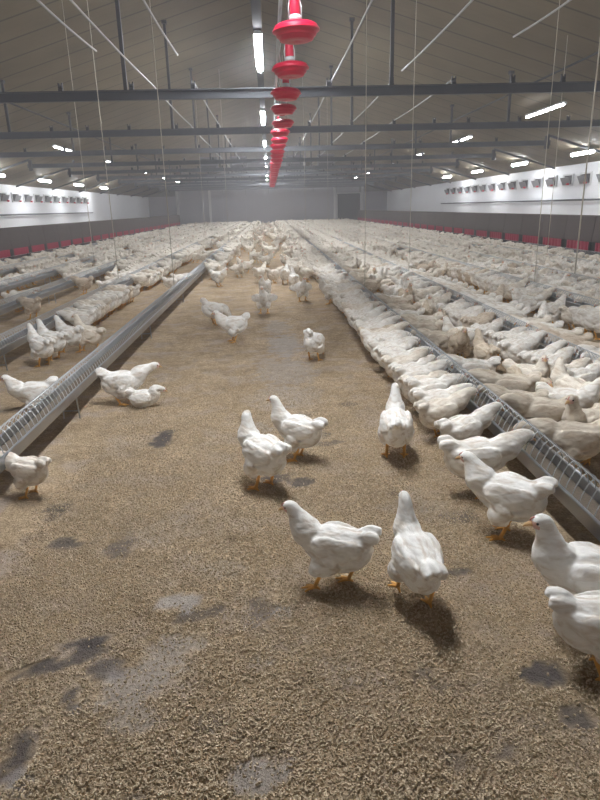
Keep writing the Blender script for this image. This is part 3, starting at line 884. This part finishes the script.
# rows of feeding hens -------------------------------------------------------
FEEDERS = ['feed', 'feed', 'feed_low', 'feed_turn', 'feed_high', 'feed_low', 'feed']
cand = []   # (row key, side, pose, x, y, deg, scale, tint)
rr = random.Random(11)
def tint():
    d = rr.random()
    if d < .70: k = rr.uniform(.95, 1.0); return (k, k * .985, k * .965)
    if d < .93: return (.92, .87, .80)
    return (.76, .67, .57)
def row(key, side, segs, spacing, standers=.08, off=.285):
    """side -1: the birds stand left of the trough and face right"""
    x0 = TROUGH[key]
    for (a, b, dens) in segs:
        y = a
        while y < b:
            clump = mnoise.noise(Vector((y * .45, x0 * 3.7, side * 5.0))) if (x0 < -2 or abs(x0) > 3 or y > 12) else 0
            thr = .08 if x0 < -3 else .26
            if rr.random() < dens * (1 if clump < thr else .18):
                far = y > 14
                stp = rr.random() < standers and not (key == 'R1' and side < 0 and y < 9)
                sc = rr.uniform(.92, 1.05)
                if stp:
                    pose = rr.choice(['alert', 'stand', 'walk', 'alert_side']); deg = rr.uniform(0, 360)
                    x = x0 + side * rr.uniform(.42, .62)
                else:
                    pose = rr.choice(FEEDERS); deg = (16 if side < 0 else 164) + rr.gauss(0, 12)
                    x = x0 + side * (off + rr.gauss(0, .025)) * (sc if sc > 1 else 1)
                tn_ = tint()
                if key == 'R1' and side > 0 and y < 13 and rr.random() < .6: tn_ = (.82, .75, .66)
                cand.append((key, side, pose, x, y + rr.uniform(-.02, .02), deg, sc, tn_))
            y += spacing * rr.uniform(.88, 1.14)
def second(key, side, segs, spacing, gap=.55):
    x0 = TROUGH[key]
    for (a, b, dens) in segs:
        y = a
        while y < b:
            if rr.random() < dens:
                pose = rr.choice(['stand', 'alert', 'walk', 'peck', 'alert_side', 'feed_high'])
                cand.append((key, side, pose, x0 + side * (gap + rr.uniform(-.06, .1)), y, (0 if side < 0 else 180) + rr.gauss(0, 60), rr.uniform(.9, 1.03), tint()))
            y += spacing * rr.uniform(.7, 1.4)

row('R1', -1, [(2.93, 3.0, 1), (3.36, 3.4, 1), (3.74, 62, 1)], .185, .03)
row('R1', 1, [(2.4, 13, .38), (13, 62, .72)], .25, .05)
row('R2', -1, [(3.6, 5.0, 1), (5.3, 8.4, .95), (8.9, 10.4, .9), (10.9, 62, .93)], .21, .10)
row('R2', 1, [(4.0, 62, .80)], .24, .08)
row('R3', -1, [(6.6, 7.4, 1), (8.0, 62, .94)], .21, .08)
row('R3', 1, [(6.9, 62, .75)], .25, .08)
row('R4', -1, [(8.4, 62, .93)], .21, .10)
row('R4', 1, [(9.0, 62, .75)], .26, .08)
row('R5', -1, [(10.5, 62, .9)], .23, .12)
row('R5', 1, [(11, 62, .7)], .28, .1)
row('R6', -1, [(13, 62, .85)], .25, .15)
second('R1', -1, [(13, 62, .8)], .5)
second('R2', -1, [(4.5, 62, .35)], .6)
second('R3', -1, [(8, 62, .4)], .7, .62)
row('L1', 1, [(14.0, 15.2, .8), (16.4, 18.2, .9), (20, 62, .75)], .24, .05)
second('L1', 1, [(16, 62, .25)], .7)
row('L1', -1, [(11.5, 12.6, .4), (17, 19, .4), (21, 62, .3)], .3, .05)
row('L2', 1, [(7.9, 9.3, 1), (9.5, 10.8, 1), (12.2, 14.0, 1), (15.0, 16.0, .8), (17.6, 62, .9)], .20, .06)
row('L2', -1, [(11.5, 15.5, .95), (16, 62, .92)], .21, .06)
row('L3', 1, [(8.8, 9.4, .9), (11.8, 12.2, .8), (14, 62, .9)], .22, .12)
row('L3', -1, [(9.6, 10.6, .8), (11.0, 14.5, .9), (15, 62, .9)], .22, .1)
row('L4', 1, [(9.8, 11.2, .8), (12.0, 62, .85)], .23, .1)
row('L4', -1, [(11, 62, .8)], .25, .1)
row('L5', 1, [(13, 62, .85)], .24, .12)
row('L5', -1, [(14, 62, .7)], .3, .1)
row('L6', 1, [(15, 62, .85)], .25, .15)
# dusty walkers in the corridor right of the nearest right trough
for i, (x, y, d) in enumerate(((1.98, 3.85, 110), (2.02, 4.6, 265), (1.90, 5.3, 100), (2.0, 6.05, 80), (1.93, 6.9, 250), (1.98, 7.8, 95), (1.95, 8.9, 280), (1.97, 10.2, 90), (1.92, 11.6, 265), (1.98, 13.2, 85), (1.86, 3.35, 75), (1.84, 4.25, 280), (1.80, 5.75, 265), (1.86, 7.35, 75), (1.84, 8.35, 260), (1.85, 9.6, 95))):
    cand.append(('D', 0, ['walk', 'stand', 'alert', 'low'][i % 4], x, y, d, rr.uniform(.92, 1.0), DUST if i % 3 else (.72, .62, .5)))
# loose hens further up the aisle
for i in range(64):
    y = 12.8 + 46 * (i / 64.0) ** 1.15 + rr.uniform(-.4, .4)
    cand.append(('A', 0, rr.choice(['stand', 'peck', 'alert', 'walk', 'flap', 'low']), rr.uniform(-.85, .72), y, rr.uniform(0, 360), rr.uniform(.92, 1.02), tint()))

taken = {}
for o in list(COL.objects):
    if o.get('category') == 'hen': taken.setdefault((int(o.location.x // .5), int(o.location.y // .5)), []).append((o.location.x, o.location.y))
kept = []
for c in cand:
    gx, gy = int(c[3] // .5), int(c[4] // .5)
    if all((c[3] - a) ** 2 + (c[4] - b) ** 2 > .155 ** 2 for i in (-1, 0, 1) for j in (-1, 0, 1) for a, b in taken.get((gx + i, gy + j), ())):
        kept.append(c); taken.setdefault((gx, gy), []).append((c[3], c[4]))
cand = kept

# camera model used only to rank the hens by how large they show
CAMZ = 1.5
def show(c):
    x, y = c[3], c[4]
    px = (x - .0406 * y) / (y * .953 + .25) * 610
    return y if -330 < px < 330 else 1e6
BUDGET = 300 - 25
ranked = sorted(cand, key=show)
solo, flock = ranked[:BUDGET], ranked[BUDGET:]
solo.sort(key=lambda c: (c[0], c[1], c[4]))
cnt = {}
for key, side, pose, x, y, deg, sc, tn in solo:
    n = cnt[(key, side)] = cnt.get((key, side), 0) + 1
    if key == 'D':
        lab = 'dusty beige hen walking in the corridor behind the nearest right trough, %s from the camera' % ordinal(n); g = 'dusty hens in the first right corridor'
    elif key == 'A':
        lab = 'white hen loose in the far part of the aisle, %s from the camera' % ordinal(n); g = 'hens loose in the far aisle'
    else:
        inner = (side < 0) == (TROUGH[key] > 0)
        sd = 'aisle side' if inner else 'outer side'
        verb = 'feeding' if pose.startswith('feed') else 'standing'
        lab = 'white hen %s on the %s of the %s trough, %s from the camera' % (verb, sd, NAMES[key], ordinal(n))
        g = 'hens on the %s of the %s trough' % (sd, NAMES[key])
    hen(pose, x, y, deg, lab, g, sc, tn)

# the rest of the flock: past three hundred, one object
def lod(pose, ratio):
    o = bpy.data.objects.new('tmp', POSE[pose]); COL.objects.link(o)
    md = o.modifiers.new('d', 'DECIMATE'); md.ratio = ratio
    me = bpy.data.meshes.new_from_object(o.evaluated_get(bpy.context.evaluated_depsgraph_get()))
    bpy.data.objects.remove(o)
    me.calc_loop_triangles()
    v = np.empty(len(me.vertices) * 3); me.vertices.foreach_get('co', v)
    t = np.empty(len(me.loop_triangles) * 3, np.int32); me.loop_triangles.foreach_get('vertices', t)
    mi = np.empty(len(me.loop_triangles), np.int32); me.loop_triangles.foreach_get('material_index', mi)
    bpy.data.meshes.remove(me)
    return v.reshape(-1, 3), t.reshape(-1, 3), mi
LOD = {}
for p in POSE:
    n = len(POSE[p].polygons)
    LOD[p] = (lod(p, min(1, 1600 / (2 * n))), lod(p, min(1, 420 / (2 * n))))
Vs, Ts, Ms = [], [], []; o_ = 0
for key, side, pose, x, y, deg, sc, tn in flock:
    v, t, mi = LOD[pose][0 if y < 26 else 1]
    a = R(deg); c, s = math.cos(a) * sc, math.sin(a) * sc
    P = np.stack([x + v[:, 0] * c - v[:, 1] * s, y + v[:, 0] * s + v[:, 1] * c, v[:, 2] * sc], 1)
    Vs.append(P); Ts.append(t + o_); Ms.append(mi); o_ += len(P)
V = np.concatenate(Vs).astype(np.float32); T = np.concatenate(Ts).astype(np.int32); MI = np.concatenate(Ms).astype(np.int32)
me = bpy.data.meshes.new('flock')
me.vertices.add(len(V)); me.vertices.foreach_set('co', V.ravel())
me.loops.add(len(T) * 3); me.loops.foreach_set('vertex_index', T.ravel())
me.polygons.add(len(T)); me.polygons.foreach_set('loop_start', np.arange(0, len(T) * 3, 3, dtype=np.int32))
me.polygons.foreach_set('material_index', MI)
for m in (M['feather'], M['skin'], M['shank'], M['beak'], M['comb'], M['eye']): me.materials.append(m)
me.polygons.foreach_set('use_smooth', np.ones(len(T), bool))
me.update(); me.validate()
fo = link(bpy.data.objects.new('flock', me)); fo.color = (.90, .865, .81, 1)  # darker beige tint: light falloff across the outer flock put into its colour
tag(fo, 'distant crowd of white hens packed along the troughs to the far end', 'flock', kind='stuff')

# ------------------------------------------------------------------ haze, world
w = bpy.data.worlds.new('World'); S.world = w
w.use_nodes = True
nt = w.node_tree
nt.nodes['Background'].inputs['Color'].default_value = (0, 0, 0, 1)
nt.nodes['Background'].inputs['Strength'].default_value = 0
vs_ = nt.nodes.new('ShaderNodeVolumeScatter')
vs_.inputs['Color'].default_value = (.93, .94, 1.0, 1)
vs_.inputs['Density'].default_value = 0.0045
vs_.inputs['Anisotropy'].default_value = 0.35
nt.links.new(vs_.outputs['Volume'], nt.nodes['World Output'].inputs['Volume'])

# ------------------------------------------------------------------ camera
cam = bpy.data.cameras.new('camera'); co = bpy.data.objects.new('camera', cam); COL.objects.link(co)
S.camera = co
cam.sensor_fit = 'VERTICAL'; cam.sensor_height = 24.0
cam.lens = 610.0 / 800.0 * 24.0
cam.clip_start = .05; cam.clip_end = 200
pitch, yaw, roll = R(17.5353), R(2.3241), R(1.5)
fw = Vector((math.sin(yaw) * math.cos(pitch), math.cos(yaw) * math.cos(pitch), -math.sin(pitch)))
r0 = Vector((math.cos(yaw), -math.sin(yaw), 0)); u0 = r0.cross(fw)
r2 = r0 * math.cos(roll) - u0 * math.sin(roll); u2 = r0 * math.sin(roll) + u0 * math.cos(roll)
m = Matrix((r2, u2, -fw)).transposed().to_4x4()
m.translation = Vector((0, 0, CAMZ))
co.matrix_world = m

S.view_settings.view_transform = 'Standard'
S.view_settings.look = 'None'
S.view_settings.gamma = 1
S.view_settings.exposure = 0.0
S.view_settings.use_curve_mapping = False
S.cycles.max_bounces = 8
S.cycles.diffuse_bounces = 4
S.cycles.volume_bounces = 1
S.cycles.use_denoising = True
